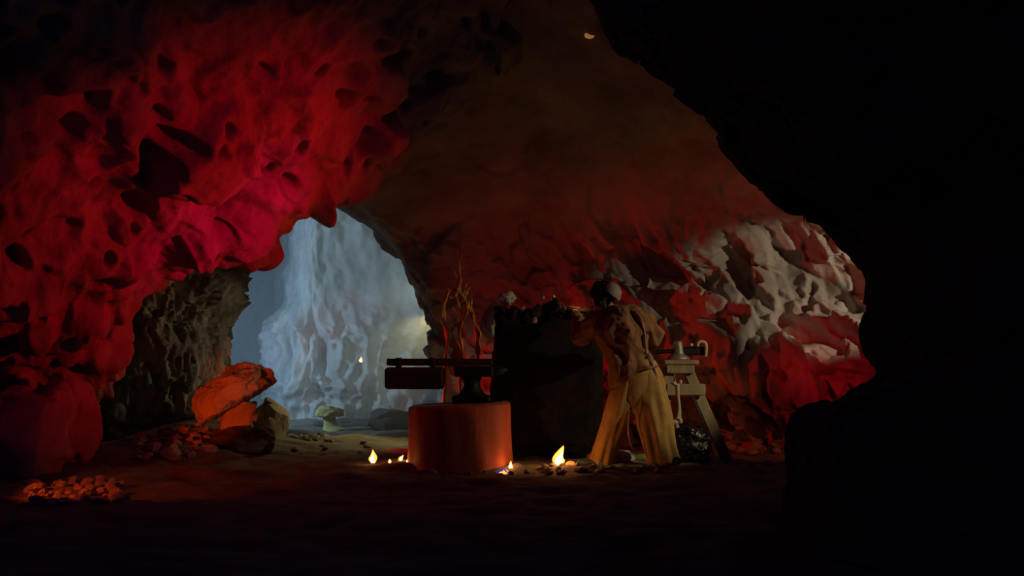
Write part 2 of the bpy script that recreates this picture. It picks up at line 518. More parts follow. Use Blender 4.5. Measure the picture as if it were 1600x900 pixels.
def disp_right(p, G):
    # diagonal bedding: rotate so the blocks run down to the right
    c, s = math.cos(R(48)), math.sin(R(48))
    u = p[:, 0] * c - p[:, 2] * s
    v = p[:, 0] * s + p[:, 2] * c
    q = np.stack([u, p[:, 1], v], 1)
    warp = np.stack([vnoise(q * 1.5, 81), vnoise(q * 1.5, 82), vnoise(q * 1.5, 83)], 1) * 0.18
    _, _, a, _ = cells((q + warp) * np.array([0.75, 0.9, 1.5]), 14, 1.6)
    _, _, b, _ = cells((q + warp * .6) * np.array([1.7, 2.0, 3.6]), 24, 1.5)
    _, _, e, _ = cells((q + warp * .3) * np.array([4.2, 5.0, 7.5]), 34, 1.3)
    crag = 0.30 * a + 0.17 * b + 0.095 * e
    soft = smooth(2.75, 2.35, p[:, 2] + 0.10 * vnoise(p * 1.3, 4))       # the roof above is worn smooth
    left = 0.45 + 0.55 * smooth(-1.3, 0.6, p[:, 0])
    return crag * (0.16 + 0.84 * soft) * left + 0.05 * fbm(p * 2.0, 4, 6)

sheet('wall_right', wr, 430, 430, disp_right, M['wall'], soften=1)

# ------------------------------------------------------------------ setting: rear chamber
def chamber():
    prof = [(-0.3, 1.0), (0.6, 1.0), (1.4, 1.02), (2.1, 1.0), (2.8, 0.92), (3.4, 0.75), (3.9, 0.45), (4.1, 0.02)]
    plan = [(1.4, 14.2), (1.9, 16.0), (1.2, 17.8), (0.0, 18.7), (-1.2, 19.0), (-2.4, 18.6), (-3.3, 18.3), (-3.9, 18.9), (-4.4, 20.8),
            (-5.3, 22.2), (-6.4, 21.5), (-7.2, 19.5), (-7.4, 17.0), (-6.9, 15.0), (-6.0, 13.8)]
    cx, cy = -2.6, 16.2
    return [[(cx + (x - cx) * s, cy + (y - cy) * s, z) for x, y in plan] for z, s in prof]

def disp_back(p, G):
    q = p * np.array([1, 1, 0.33])
    warp = np.stack([vnoise(p * 1.1, 91), vnoise(p * 1.1, 92), p[:, 2] * 0], 1) * 0.35
    r = np.abs(vnoise((q + warp) * 2.6, 15))
    r2 = np.abs(vnoise((q + warp) * 5.5, 16))
    r3 = np.abs(vnoise((q + warp) * 11, 17))
    drap = 0.26 * (1 - r) ** 2 + 0.17 * (1 - r2) ** 2 + 0.09 * (1 - r3) ** 2
    _, _, a, _ = cells(q * np.array([1.2, 1.2, 2.0]), 44, 1.4)
    fade = 0.15 + 0.85 * smooth(2.0, 1.4, p[:, 2])
    return (drap + 0.10 * a) * fade + 0.08 * fbm(p * 1.6, 4, 19) - 0.3

sheet('wall_back', chamber(), 230, 420, disp_back, M['flow'], world=True)

# ------------------------------------------------------------------ setting: rock pillar on the left
def pillar():
    hs = [(-0.3, -4.30, 13.6, 0.98), (0.27, -4.25, 13.6, 0.84), (0.8, -4.22, 13.6, 0.82), (1.15, -4.22, 13.6, 0.80),
          (1.45, -4.22, 13.6, 0.80), (1.7, -4.25, 13.6, 0.98), (2.1, -4.3, 13.6, 1.18), (2.8, -4.4, 13.6, 1.7), (3.4, -4.5, 13.6, 2.2)]
    n, seg = 240, 300
    H = catmull(hs, n)
    th = np.linspace(0, 2 * math.pi, seg, endpoint=False)
    G = np.stack([H[:, 1:2] + np.cos(th) * H[:, 3:4], H[:, 2:3] + np.sin(th) * H[:, 3:4] * 0.8, H[:, 0:1] + 0 * th], -1)
    N = np.stack([np.cos(th) + 0 * H[:, :1], np.sin(th) + 0 * H[:, :1], 0 * th + 0 * H[:, :1]], -1)
    p = G.reshape(-1, 3)
    q = p * np.array([1, 1, 0.42])
    warp = np.stack([vnoise(p * 2, 93), vnoise(p * 2, 94), p[:, 2] * 0], 1) * 0.15
    _, _, a, _ = cells((q + warp) * 3.2, 45, 1.5)
    _, _, b, _ = cells((q + warp) * 7.5, 46, 1.5)
    _, _, e, _ = cells((q + warp) * np.array([17, 17, 13]), 47, 1.6)
    d = 0.15 * a + 0.09 * b + 0.04 * e + 0.05 * fbm(q * 6, 4, 23)
    p = p + N.reshape(-1, 3) * d[:, None]
    return structure(link('rock_pillar', mesh('rock_pillar', p, grid_faces(n, seg, True, True)), M['pillar']))
pillar()

# ------------------------------------------------------------------ setting: dark rock of the near gallery on the right
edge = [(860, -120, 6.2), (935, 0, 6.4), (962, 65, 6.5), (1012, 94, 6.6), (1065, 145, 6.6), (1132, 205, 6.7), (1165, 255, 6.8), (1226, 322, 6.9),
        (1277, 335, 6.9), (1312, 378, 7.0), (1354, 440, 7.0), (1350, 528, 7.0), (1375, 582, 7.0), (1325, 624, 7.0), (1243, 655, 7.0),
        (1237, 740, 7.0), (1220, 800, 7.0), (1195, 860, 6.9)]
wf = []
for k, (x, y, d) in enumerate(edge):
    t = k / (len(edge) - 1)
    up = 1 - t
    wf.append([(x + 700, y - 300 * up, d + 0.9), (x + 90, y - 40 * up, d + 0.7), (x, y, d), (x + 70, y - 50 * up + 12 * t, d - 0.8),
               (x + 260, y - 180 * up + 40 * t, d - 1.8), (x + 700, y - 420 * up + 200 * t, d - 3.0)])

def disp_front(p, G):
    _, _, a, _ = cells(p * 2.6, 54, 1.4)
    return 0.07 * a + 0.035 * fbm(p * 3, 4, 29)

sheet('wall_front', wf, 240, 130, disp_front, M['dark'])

# ------------------------------------------------------------------ boulders
def boulder(name, px, py, Y, dims, seed, label, m='boulder', rz=0.0, tilt=(0, 0), sub=4, group=None, sink=0.04, **kw):
    """a boulder whose foot stands at photo pixel column px, Y metres in"""
    x = (px - 800) / F * Y
    o = link(name, rock_mesh(name, dims, seed, sub, **kw), M[m])
    o.location = (x, Y, fz(x, Y) - sink)
    o.rotation_euler = (tilt[0], tilt[1], rz)
    return tag(o, label, 'rock', group)

boulder('boulder', 40, 750, 9.6, (0.42, 0.38, 0.47), 3, 'broad dull red boulder with a blunt nose against the left wall', rz=.3)
boulder('boulder', 118, 720, 10.4, (0.27, 0.26, 0.52), 5, 'tall narrow red boulder leaning behind the broad blunt one', rz=1.2, tilt=(0, -0.12))
boulder('boulder', 385, 708, 11.42, (0.34, 0.30, 0.17), 8, 'dark rounded hump of rock at the foot of the leaning mushroom rock', rz=.6, facet=.12, m='dark')
boulder('boulder', 425, 690, 13.6, (0.24, 0.26, 0.30), 13, 'brown block of rock with a pale lit edge behind the mushroom rock', rz=.2)
boulder('boulder', 613, 675, 16.4, (0.34, 0.3, 0.22), 17, 'low flat brown rock on the rear chamber floor behind the stump', rz=.9, m='dark')
boulder('boulder', 545, 668, 17.2, (0.5, 0.3, 0.09), 19, 'long dark rock under the foot of the blue flowstone wall', rz=.1, m='dark')
boulder('boulder', 323, 690, 12.9, (0.10, 0.10, 0.30), 23, 'small pale stalagmite standing under the cap of the mushroom rock', rz=.1)

# leaning mushroom rock: cap on a stem
def mushroom_rock():
    base = W(378, 700, 12.0)
    base.z = fz(base.x, base.y)
    t = empty('mushroom_rock', base)
    b = np.array(base)
    # cap: outline in its own plane, tilted slab with flat underside
    v, f = ico(5)
    v = v.copy()
    d = 1 + 0.20 * cells(v * 1.3 + 3.1, 66, 1.5)[2] + 0.05 * fbm(v * 4, 4, 12)
    v = v * d[:, None]
    v[:, 2] = np.where(v[:, 2] < -0.12, -0.12 + (v[:, 2] + .12) * 0.12, v[:, 2])
    v = v * np.array([0.42, 0.34, 0.30])
    v[:, 2] += 0.05 * (v[:, 0] > 0) * v[:, 0] * -1.2
    v[:, 2] += 0.012 * fbm(v * 22, 3, 77)
    a = R(-33)
    rot = np.array([[math.cos(a), 0, math.sin(a)], [0, 1, 0], [-math.sin(a), 0, math.cos(a)]])
    v = v @ rot.T
    c = np.array(W(370, 622, 11.95))
    o = link('cap', mesh('cap', v + c - b, f), M['boulder'], t)
    o['label'] = 'broad tilted cap slab of rough rock'
    pts = [W(378, 715, 12), W(374, 690, 12), W(370, 655, 12), W(376, 625, 12)]
    st, sf = tube([np.array(q) - b for q in pts], [.22, .19, .155, .18], 40, 40,
                  lambda th, k, c: 1 + .10 * np.sin(th * 3 + 2 * k) + .05 * np.sin(th * 7 - 5 * k))
    n = fbm(st * 9, 4, 33)
    st = st + (st - st.mean(0)) * (0.07 * n)[:, None]
    link('stem', mesh('stem', st, sf), M['boulder'], t)
    tag(t, 'mushroom-shaped orange-lit rock with tilted cap on a short stem', 'rock')
mushroom_rock()

def small_mushroom():
    base = W(517, 668, 16.2)
    base.z = fz(base.x, base.y) - .01
    t = empty('mushroom_rock', base)
    v, f = ico(4)
    v = v.copy()
    v[:, 2] = np.where(v[:, 2] < -0.1, -0.1 + (v[:, 2] + .1) * .15, v[:, 2])
    v = v * (1 + .1 * fbm(v * 2.2, 3, 4))[:, None] * np.array([.20, .18, .13]) + np.array([-.02, 0, .22])
    link('cap', mesh('cap', v, f), M['ochre'], t)
    st, sf = tube([(0.02, 0, -.02), (0, 0, .05), (-.01, 0, .13), (-.02, 0, .23)], [.19, .11, .085, .10], 28, 24,
                  lambda th, k, c: 1 + .08 * np.sin(th * 3 + k * 3))
    link('stem', mesh('stem', st, sf), M['ochre'], t)
    tag(t, 'small yellow mushroom-shaped rock in front of the blue wall', 'rock')
small_mushroom()

# ------------------------------------------------------------------ loose stones
stone_v = [rock_mesh('stone', (1, .85, .7), 100 + k, 2, facet=.35) for k in range(7)]
for me in stone_v:
    me.materials.append(M['boulder'])

def spot_of(px, Y, r):
    return ((px - 800) / F * Y, Y, r)
# ground already taken by the mushroom rock, the hump, the brown block, the stump, the trestle legs and the feet
taken = [spot_of(378, 12.0, .30), spot_of(385, 11.42, .38), spot_of(425, 13.6, .28), spot_of(719, 10.8, .52), spot_of(40, 9.6, .45),
         spot_of(323, 12.9, .10), spot_of(1050, 10.65, .2), spot_of(935, 10.85, .2), spot_of(1132, 11.35, .08), spot_of(1132, 11.77, .08), spot_of(1076, 11.15, .24)]

def stones(n, box_px, yfun, size, label, group, seed, name='stone', meshes=stone_v, cat='rock', lift=None):
    rs = random.Random(seed)
    done, tries, first = taken, 0, len(taken)
    while len(done) - first < n and tries < n * 60:
        tries += 1
        px = rs.uniform(box_px[0], box_px[1])
        Yd = yfun(px, rs)
        s = rs.uniform(*size) * (1.0 if rs.random() < .8 else 1.5)
        x = (px - 800) / F * Yd
        if any((x - a) ** 2 + (Yd - b) ** 2 < (1.02 * (s + c)) ** 2 for a, b, c in done):
            continue
        done.append((x, Yd, s))
        me = meshes[rs.randrange(len(meshes))]
        o = bpy.data.objects.new(name, me)
        me.polygons.foreach_set('use_smooth', np.zeros(len(me.polygons), dtype=bool))
        C.objects.link(o)
        z = fz(x, Yd) - s * .15
        if lift:
            z += lift(px, Yd)
        o.location = (x, Yd, z)
        o.scale = (s, s * rs.uniform(.7, 1.1), s * rs.uniform(.6, 1.0))
        o.rotation_euler = (rs.uniform(-.3, .3), rs.uniform(-.3, .3), rs.uniform(0, 6.28))
        tag(o, label, cat, group)

stones(46, (40, 190), lambda x, r: 9.25 - r.random() * 1.15 + (x - 40) * .002, (.035, .085),
       'orange-lit stone in the rubble below the blunt boulder', 'rubble below the blunt boulder', 1)
stones(48, (215, 335), lambda x, r: 11.0 + (x - 215) / 190 * 0.9 + r.uniform(-.6, .55), (.04, .10),
       'red-lit stone on the rubble bank before the mushroom rock', 'rubble bank before the mushroom rock', 2)
stones(22, (445, 515), lambda x, r: 13.9 + r.uniform(-.45, .5), (.03, .075),
       'pale stone in the debris beside the brown block', 'debris beside the brown block', 3)
# heap on the right behind the trestle, sloping down to the right
stones(40, (1105, 1240), lambda x, r: 12.3 + r.uniform(-.35, .55), (.055, .12),
       'orange-lit stone in the rubble heap behind the trestle', 'rubble heap behind the trestle', 4,
       lift=lambda x, y: max(0, .30 - (x - 1105) / 130 * .34) * random.random())
stones(34, (655, 1060), lambda x, r: 10.25 + r.uniform(-.1, .25), (.02, .055),
       'dark stone in the loose litter before the forge', 'litter before the forge', 5)
stones(18, (1060, 1235), lambda x, r: 10.9 + r.uniform(-.2, .7), (.015, .04),
       'small stone on the lit ledge beside the trestle', 'stones on the ledge beside the trestle', 6)
stones(16, (440, 640), lambda x, r: 11.9 + r.uniform(-.8, 1.8), (.02, .05),
       'small stone on the straw-lit floor left of the stump', 'stones on the straw-lit floor', 7)

# ------------------------------------------------------------------ stump, anvil, beam
def make_stump():
    x, y = W(719, 0, 10.8).x, 10.8
    zb = fz(x, y) - .03
    t = empty('chopping_stump', (x, y, zb))
    top = 0.575 - zb
    def fold(th, k, c):
        return 1 + .018 * np.sin(th * 5 + 1) + .012 * np.sin(th * 11 + 4 * k) + .02 * np.sin(th * 2 + .6) + (.05 * (1 - k) ** 4)
    pts = [(0, 0, -.02), (0, 0, .15), (0, 0, .35), (.0, 0, top - .05), (0, 0, top - .012), (0, 0, top)]
    v, f = tube(pts, [.485, .483, .482, .484, .475, .445], 96, 60, fold)
    v[:, 2] += 0.05 * (v[:, 0]) * (v[:, 2] / top)
    link('body', mesh('body', v, f), M['stump'], t)
    rim = [tube([(0, 0, top + .001), (0, 0, top + .006)], [.43, .42], 96, 4, fold)]
    v, f = join(rim)
    v[:, 2] += 0.05 * v[:, 0]
    link('top_face', mesh('top_face', v, f), M['cutwood'], t)
    tag(t, 'squat round red-lit stump carrying the black anvil', 'stump')
    return x, y, zb + top + .012
sx, sy, stop = make_stump()

def make_anvil():
    t = empty('anvil', (W(737, 0, sy).x, sy, stop))
    k = sy / F
    def fr(y0, y1):  # heights above the stump top from pixel rows
        return ((630 - y0) * k, (630 - y1) * k)
    H = 57 * k
    v, f = box(0, 0, .035, .36, .30, .07, .02)
    link('base', mesh('base', v, f), M['iron'], t, False)
    w, wf_ = tube([(0, 0, .06), (0, 0, .10), (0, 0, .17), (0, 0, .24), (0, 0, H - .09)],
                  [(.165, .14), (.11, .10), (.075, .08), (.10, .09), (.15, .10)], 32, 30)
    link('waist', mesh('waist', w, wf_), M['iron'], t)
    v, f = box(0.02, 0, H - .05, .36, .20, .10, .012)
    link('face_block', mesh('face_block', v, f), M['iron'], t, False)
    h, hf = tube([(.18, 0, H - .05), (.26, 0, H - .045), (.30, 0, H - .04), (.34, 0, H - .035)], [.055, .048, .032, .006], 20, 16)
    link('horn', mesh('horn', h, hf), M['iron'], t)
    tag(t, 'black iron anvil with narrow waist standing on the stump', 'anvil')
    return t.location.z + H
atop = make_anvil()

def make_beam():
    a = W(605, 567, sy); b = W(770, 564, sy)
    cx, L = (a.x + b.x) / 2, b.x - a.x
    t = empty('slung_hammer', (cx, sy, atop))
    v, f = box(0, 0, .036, L, .12, .066, .008)
    v[:, 2] += 0.012 * np.sin(v[:, 0] * 7)*0
    link('bar', mesh('bar', v, f), M['char'], t, False)
    x0, x1 = W(603, 0, sy).x - cx, W(694, 0, sy).x - cx
    hh = 34 * sy / F
    v, f = box((x0 + x1) / 2, 0, -.012 - hh / 2, x1 - x0, .26, hh, .022)
    bl = link('hammer_block', mesh('hammer_block', v, f), M['char'], t, False)
    bl['label'] = 'heavy rectangular charred block under the bar'
    for q in (.22, .80):
        xx = x0 + (x1 - x0) * q
        v, f = join([box(xx, -.068, 0.0, .045, .012, .15, .004), box(xx, .068, 0.0, .045, .012, .15, .004), box(xx, 0, .073, .045, .148, .01, .003)])
        link('strap', mesh('strap', v, f), M['iron'], t, False)
    tag(t, 'dark flat bar with a heavy block slung beneath, laid across the anvil', 'tool')
make_beam()

# ------------------------------------------------------------------ gnarled golden stand
def branch_stand():
    Yb = 12.0
    base = W(720, 0, Yb)
    base.z = fz(base.x, Yb)
    t = empty('branch_stand', base)
    b = np.array(base)
    def P(x, y, d=0.0):
        return np.array(W(x, y, Yb + d)) - b
    def twig(name, pts, rad, seed):
        v, f = tube(pts, rad, 12, len(pts) * 10, lambda th, k, c: 1 + .22 * np.sin(3 * th + 14 * k + seed) + .3 * math.sin(31 * k + seed))
        n = np.stack([vnoise(v * 11, seed), vnoise(v * 11, seed + 1), v[:, 2] * 0], 1)
        return link(name, mesh(name, v + n * .012, f), M['gold'], t)
    g = -b[2] + 0
    foot = lambda x, d: np.array([(x - 720) / F * Yb, d, -.02])
    twig('spire', [P(723, 350), P(720, 380), P(719, 410), P(719, 434), P(716, 456)], [.004, .011, .010, .016, .03], 2)
    twig('leg', [P(702, 454), P(693, 474), P(692, 500), P(699, 522), P(697, 560), P(694, 620), foot(690, -.05)], [.012, .022, .020, .024, .018, .018, .02], 5)
    twig('leg', [P(714, 456), P(717, 480), P(722, 498), P(718, 520), P(721, 545), P(719, 570), foot(719, .25)], [.03, .02, .018, .020, .018, .017, .02], 8)
    twig('leg', [P(718, 458), P(728, 474), P(736, 488), P(742, 508), P(748, 528), P(747, 548), P(747, 575), foot(750, -.1)], [.028, .022, .022, .020, .026, .022, .018, .02], 11)
    twig('fork', [P(708, 482, -.05), P(716, 492, -.05), P(722, 499, -.05), P(727, 490, -.05), P(733, 477, -.05), P(734, 468, -.05)], [.008, .012, .015, .012, .010, .006], 14)
    twig('twig', [P(697, 450), P(704, 456), P(715, 452), P(726, 456), P(733, 448)], [.005, .014, .024, .018, .005], 17)
    twig('twig', [P(703, 466), P(712, 461), P(722, 465), P(729, 460), P(731, 450)], [.008, .018, .022, .016, .006], 20)
    twig('twig', [P(711, 420), P(713, 434), P(716, 448), P(720, 462)], [.003, .010, .014, .018], 23)
    twig('twig', [P(733, 440), P(727, 450), P(724, 462), P(721, 476)], [.003, .010, .014, .016], 26)
    twig('twig', [P(736, 488), P(737, 474), P(735, 462)], [.014, .010, .003], 29)
    tag(t, 'gnarled golden branch stand with a thin spire behind the anvil', 'stand')
branch_stand()

# ------------------------------------------------------------------ forge
def make_forge():
    Yf = 11.70
    base = W(856, 0, 11.4)
    base.y = Yf
    base.z = fz(base.x, Yf) - .03
    t = empty('forge', base)
    v, f = ico(5)
    v = v.copy()
    # rounded box
    e = 0.22
    v = np.sign(v) * np.abs(v) ** e
    v = v * np.array([.555, .36, .725])
    v[:, 2] += .72
    _, _, a, _ = cells(v * np.array([2.6, 2.6, 3.4]), 5, 1.0)
    n = v / (np.linalg.norm(v - [0, 0, .7], axis=1, keepdims=True) + 1e-6)
    dv = v - np.array([0, 0, .72])
    dv /= np.linalg.norm(dv, axis=1, keepdims=True)
    v = v + dv * (0.06 * a + .02 * fbm(v * 6, 3, 2))[:, None]
    v[:, 2] = np.maximum(v[:, 2], 0)
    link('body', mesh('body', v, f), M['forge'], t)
    rs = random.Random(4)
    tops = [(-.46, .10), (-.33, .08), (-.20, .07), (-.08, .09), (.03, .13), (.14, .10), (.26, .09), (.38, .08)]
    for k, (xx, h) in enumerate(tops):
        for yy in (-.22, .20):
            me = rock_mesh('rim_stone', (.085, .15, h), 200 + k * 3 + int(yy * 10) + 5, 2, facet=.3)
            o = link('rim_stone', me, M['forge'], t, False)
            o.location = (xx + rs.uniform(-.02, .02), yy, 1.40)
            o.rotation_euler = (0, 0, rs.uniform(-.4, .4))
    tag(t, 'tall sooty stone forge block in shadow behind the stump', 'forge')
    return base, Yf
fbase, Yf = make_forge()

def crumple(name, c, r, seed, m, label, cat, sub=4, amp=.35):
    v, f = ico(sub)
    d = 1 + amp * cells(v * 1.7 + seed, seed, 1.8)[2] + .10 * fbm(v * 4 + seed, 3, seed)
    v = v * d[:, None] * np.array(r)
    v[:, 2] -= v[:, 2].min()
    o = link(name, mesh(name, v, f), M[m])
    o.location = c
    return tag(o, label, cat)

c = W(792, 477, 11.5)
crumple('rag', (c.x, c.y, c.z), (.085, .07, .06), 31, 'white', 'pale crumpled rag lying on top of the forge', 'cloth')
# grey cloth hung over the left edge of the forge
def hung_cloth():
    Yc = 11.42
    pts = [W(772, 479, Yc), W(764, 492, Yc - .02), W(761, 508, Yc - .03), W(764, 520, Yc - .03), W(768, 530, Yc - .03)]
    o0 = np.array(pts[0])
    v, f = tube([np.array(q) - o0 for q in pts], [(.03, .05), (.05, .09), (.065, .10), (.05, .09), (.02, .05)], 40, 40,
                lambda th, k, c: 1 + .18 * np.sin(6 * th + 5 * k) + .08 * np.sin(13 * th - 9 * k))
    o = link('hanging_cloth', mesh('hanging_cloth', v, f), M['greycloth'])
    o.location = o0
    tag(o, 'grey-green cloth hanging over the side of the forge', 'cloth')
hung_cloth()

coal = [rock_mesh('coal', (1, .9, .8), 300 + k, 2, facet=.4) for k in range(3)]
for me in coal:
    me.materials.append(M['steel'])
def top_chunk(px, py, Yc, s, m, label, name='cinder', cat='cinder', seed=1, dims=(1, .8, 1.2)):
    me = rock_mesh(name, tuple(s * d for d in dims), seed, 3, facet=.4)
    o = link(name, me, M[m], None, False)
    c = W(px, py, Yc)
    o.location = (c.x, c.y, c.z)
    return tag(o, label, cat)
top_chunk(866, 496, 11.45, .055, 'ochre', 'upright ochre shard glinting on the forge beside the person', 'shard', 'rock', 401, (.9, .8, 2.2))
top_chunk(875, 497, 11.42, .028, 'bone', 'slim pale shard leaning against the ochre shard on the forge', 'shard', 'rock', 402, (.8, .8, 2.6))
top_chunk(817, 484, 11.40, .022, 'ochre', 'tiny yellow pebble on the forge rim beside the rag', 'pebble', 'rock', 403)
top_chunk(848, 468, 11.5, .024, 'steel', 'small grey chip on the highest stone of the forge', 'chip', 'rock', 404)
top_chunk(835, 505, 11.30, .03, 'strap', 'dull pink flake lodged in the front of the forge', 'flake', 'rock', 405, (.9, .5, 1.3))

# ------------------------------------------------------------------ flames
def flame(px, py, Y, h, w, label, group=None, lean=0.3, seed=1, light=0.0, ground=True, blue=False):
    c = W(px, py, Y)
    if ground:
        c.z = fz(c.x, c.y) - .005
    t = empty('flame', c)
    rs = random.Random(seed)
    def shape(hh, ww, z0):
        pts = [(0, 0, z0), (0.0 - lean * .15 * hh, 0, z0 + hh * .25), (-lean * .1 * hh, 0, z0 + hh * .5), (lean * .25 * hh, 0, z0 + hh * .78), (lean * .5 * hh, 0, z0 + hh)]
        return tube(pts, [ww * .55, ww, ww * .8, ww * .4, .0015], 20, 30,
                    lambda th, k, cc: 1 + .16 * np.sin(3 * th + 5 * k + seed) + .10 * np.sin(2 * th - 9 * k + seed))
    v, f = shape(h, w, 0)
    v2, f2 = shape(h * .72, w * .62, h * .04)
    v2[:, 1] -= w * .55
    link('outer_flame', mesh('outer_flame', v, f), M['blueflame'] if blue else M['flame'], t)
    link('core_flame', mesh('core_flame', v2, f2), M['core'] if not blue else M['flame'], t)
    tag(t, label, 'flame', group)
    if light:
        d = bpy.data.lights.new('flame_light', 'POINT')
        d.energy = light
        d.color = (1, .38, .08)
        d.shadow_soft_size = .03
        lo = bpy.data.objects.new('flame_light', d)
        C.objects.link(lo)
        lo.location = (c.x, c.y - w * 1.5, c.z + h * .8 + (0 if ground else .10))
flame(875, 728, 10.55, .185, .05, 'tallest curling flame on the ground before the person', seed=1, light=2.4, lean=.35)
flame(583, 727, 10.75, .125, .036, 'pointed yellow flame standing alone on the floor left of the stump', seed=2, light=.35, lean=-.05)
flame(627, 724, 10.85, .06, .020, 'small leaning flame close to the left foot of the stump', seed=3, lean=.7, light=.2)
flame(609, 727, 10.7, .036, .016, 'tiny round flame between the pointed flame and the stump', seed=4, lean=.1)
flame(636, 728, 10.65, .042, .013, 'tiny flame touching the left foot of the stump', seed=5, lean=.1)
flame(798, 713, 10.45, .075, .02, 'small upright flame at the right foot of the stump', seed=6, lean=.05, light=.35)
flame(787, 724, 10.3, .05, .055, 'low violet-blue flame at the right foot of the stump', seed=7, lean=.05, blue=True)
flame(564, 566, 18.0, .09, .028, 'distant candle-like flame on the blue flowstone wall', seed=8, lean=0, ground=False)
flame(898, 494, 11.5, .07, .022, 'small bright flame burning on top of the forge', seed=9, lean=.2, ground=False, light=2.6)

def ember(px, Y, s, label, seed):
    c = W(px, 0, Y)
    o = link('ember', rock_mesh('ember', (s, s * .8, s * .6), seed, 2, facet=.4), M['ember'], None, False)
    o.location = (c.x, Y, fz(c.x, Y) - s * .1)
    tag(o, label, 'ember')
ember(891, 10.55, .05, 'glowing orange ember beside the tallest flame', 501)

# amber bulb high on the roof
def roof_bulb():
    c = W(921, 55, 11.3)
    t = empty('roof_lamp', c)
    v, f = blob((0, 0, 0), (.05, .04, .035), 3)
    link('bulb', mesh('bulb', v, f), M['bulb'], t)
    v, f = tube([(0, .02, .03), (0, .03, .08), (0, .05, .16), (0, .08, .5)], [.02, .012, .008, .008], 12, 14)
    link('socket', mesh('socket', v, f), M['iron'], t)
    tag(t, 'dim amber bulb hanging from the dark cave roof', 'lamp')
roof_bulb()

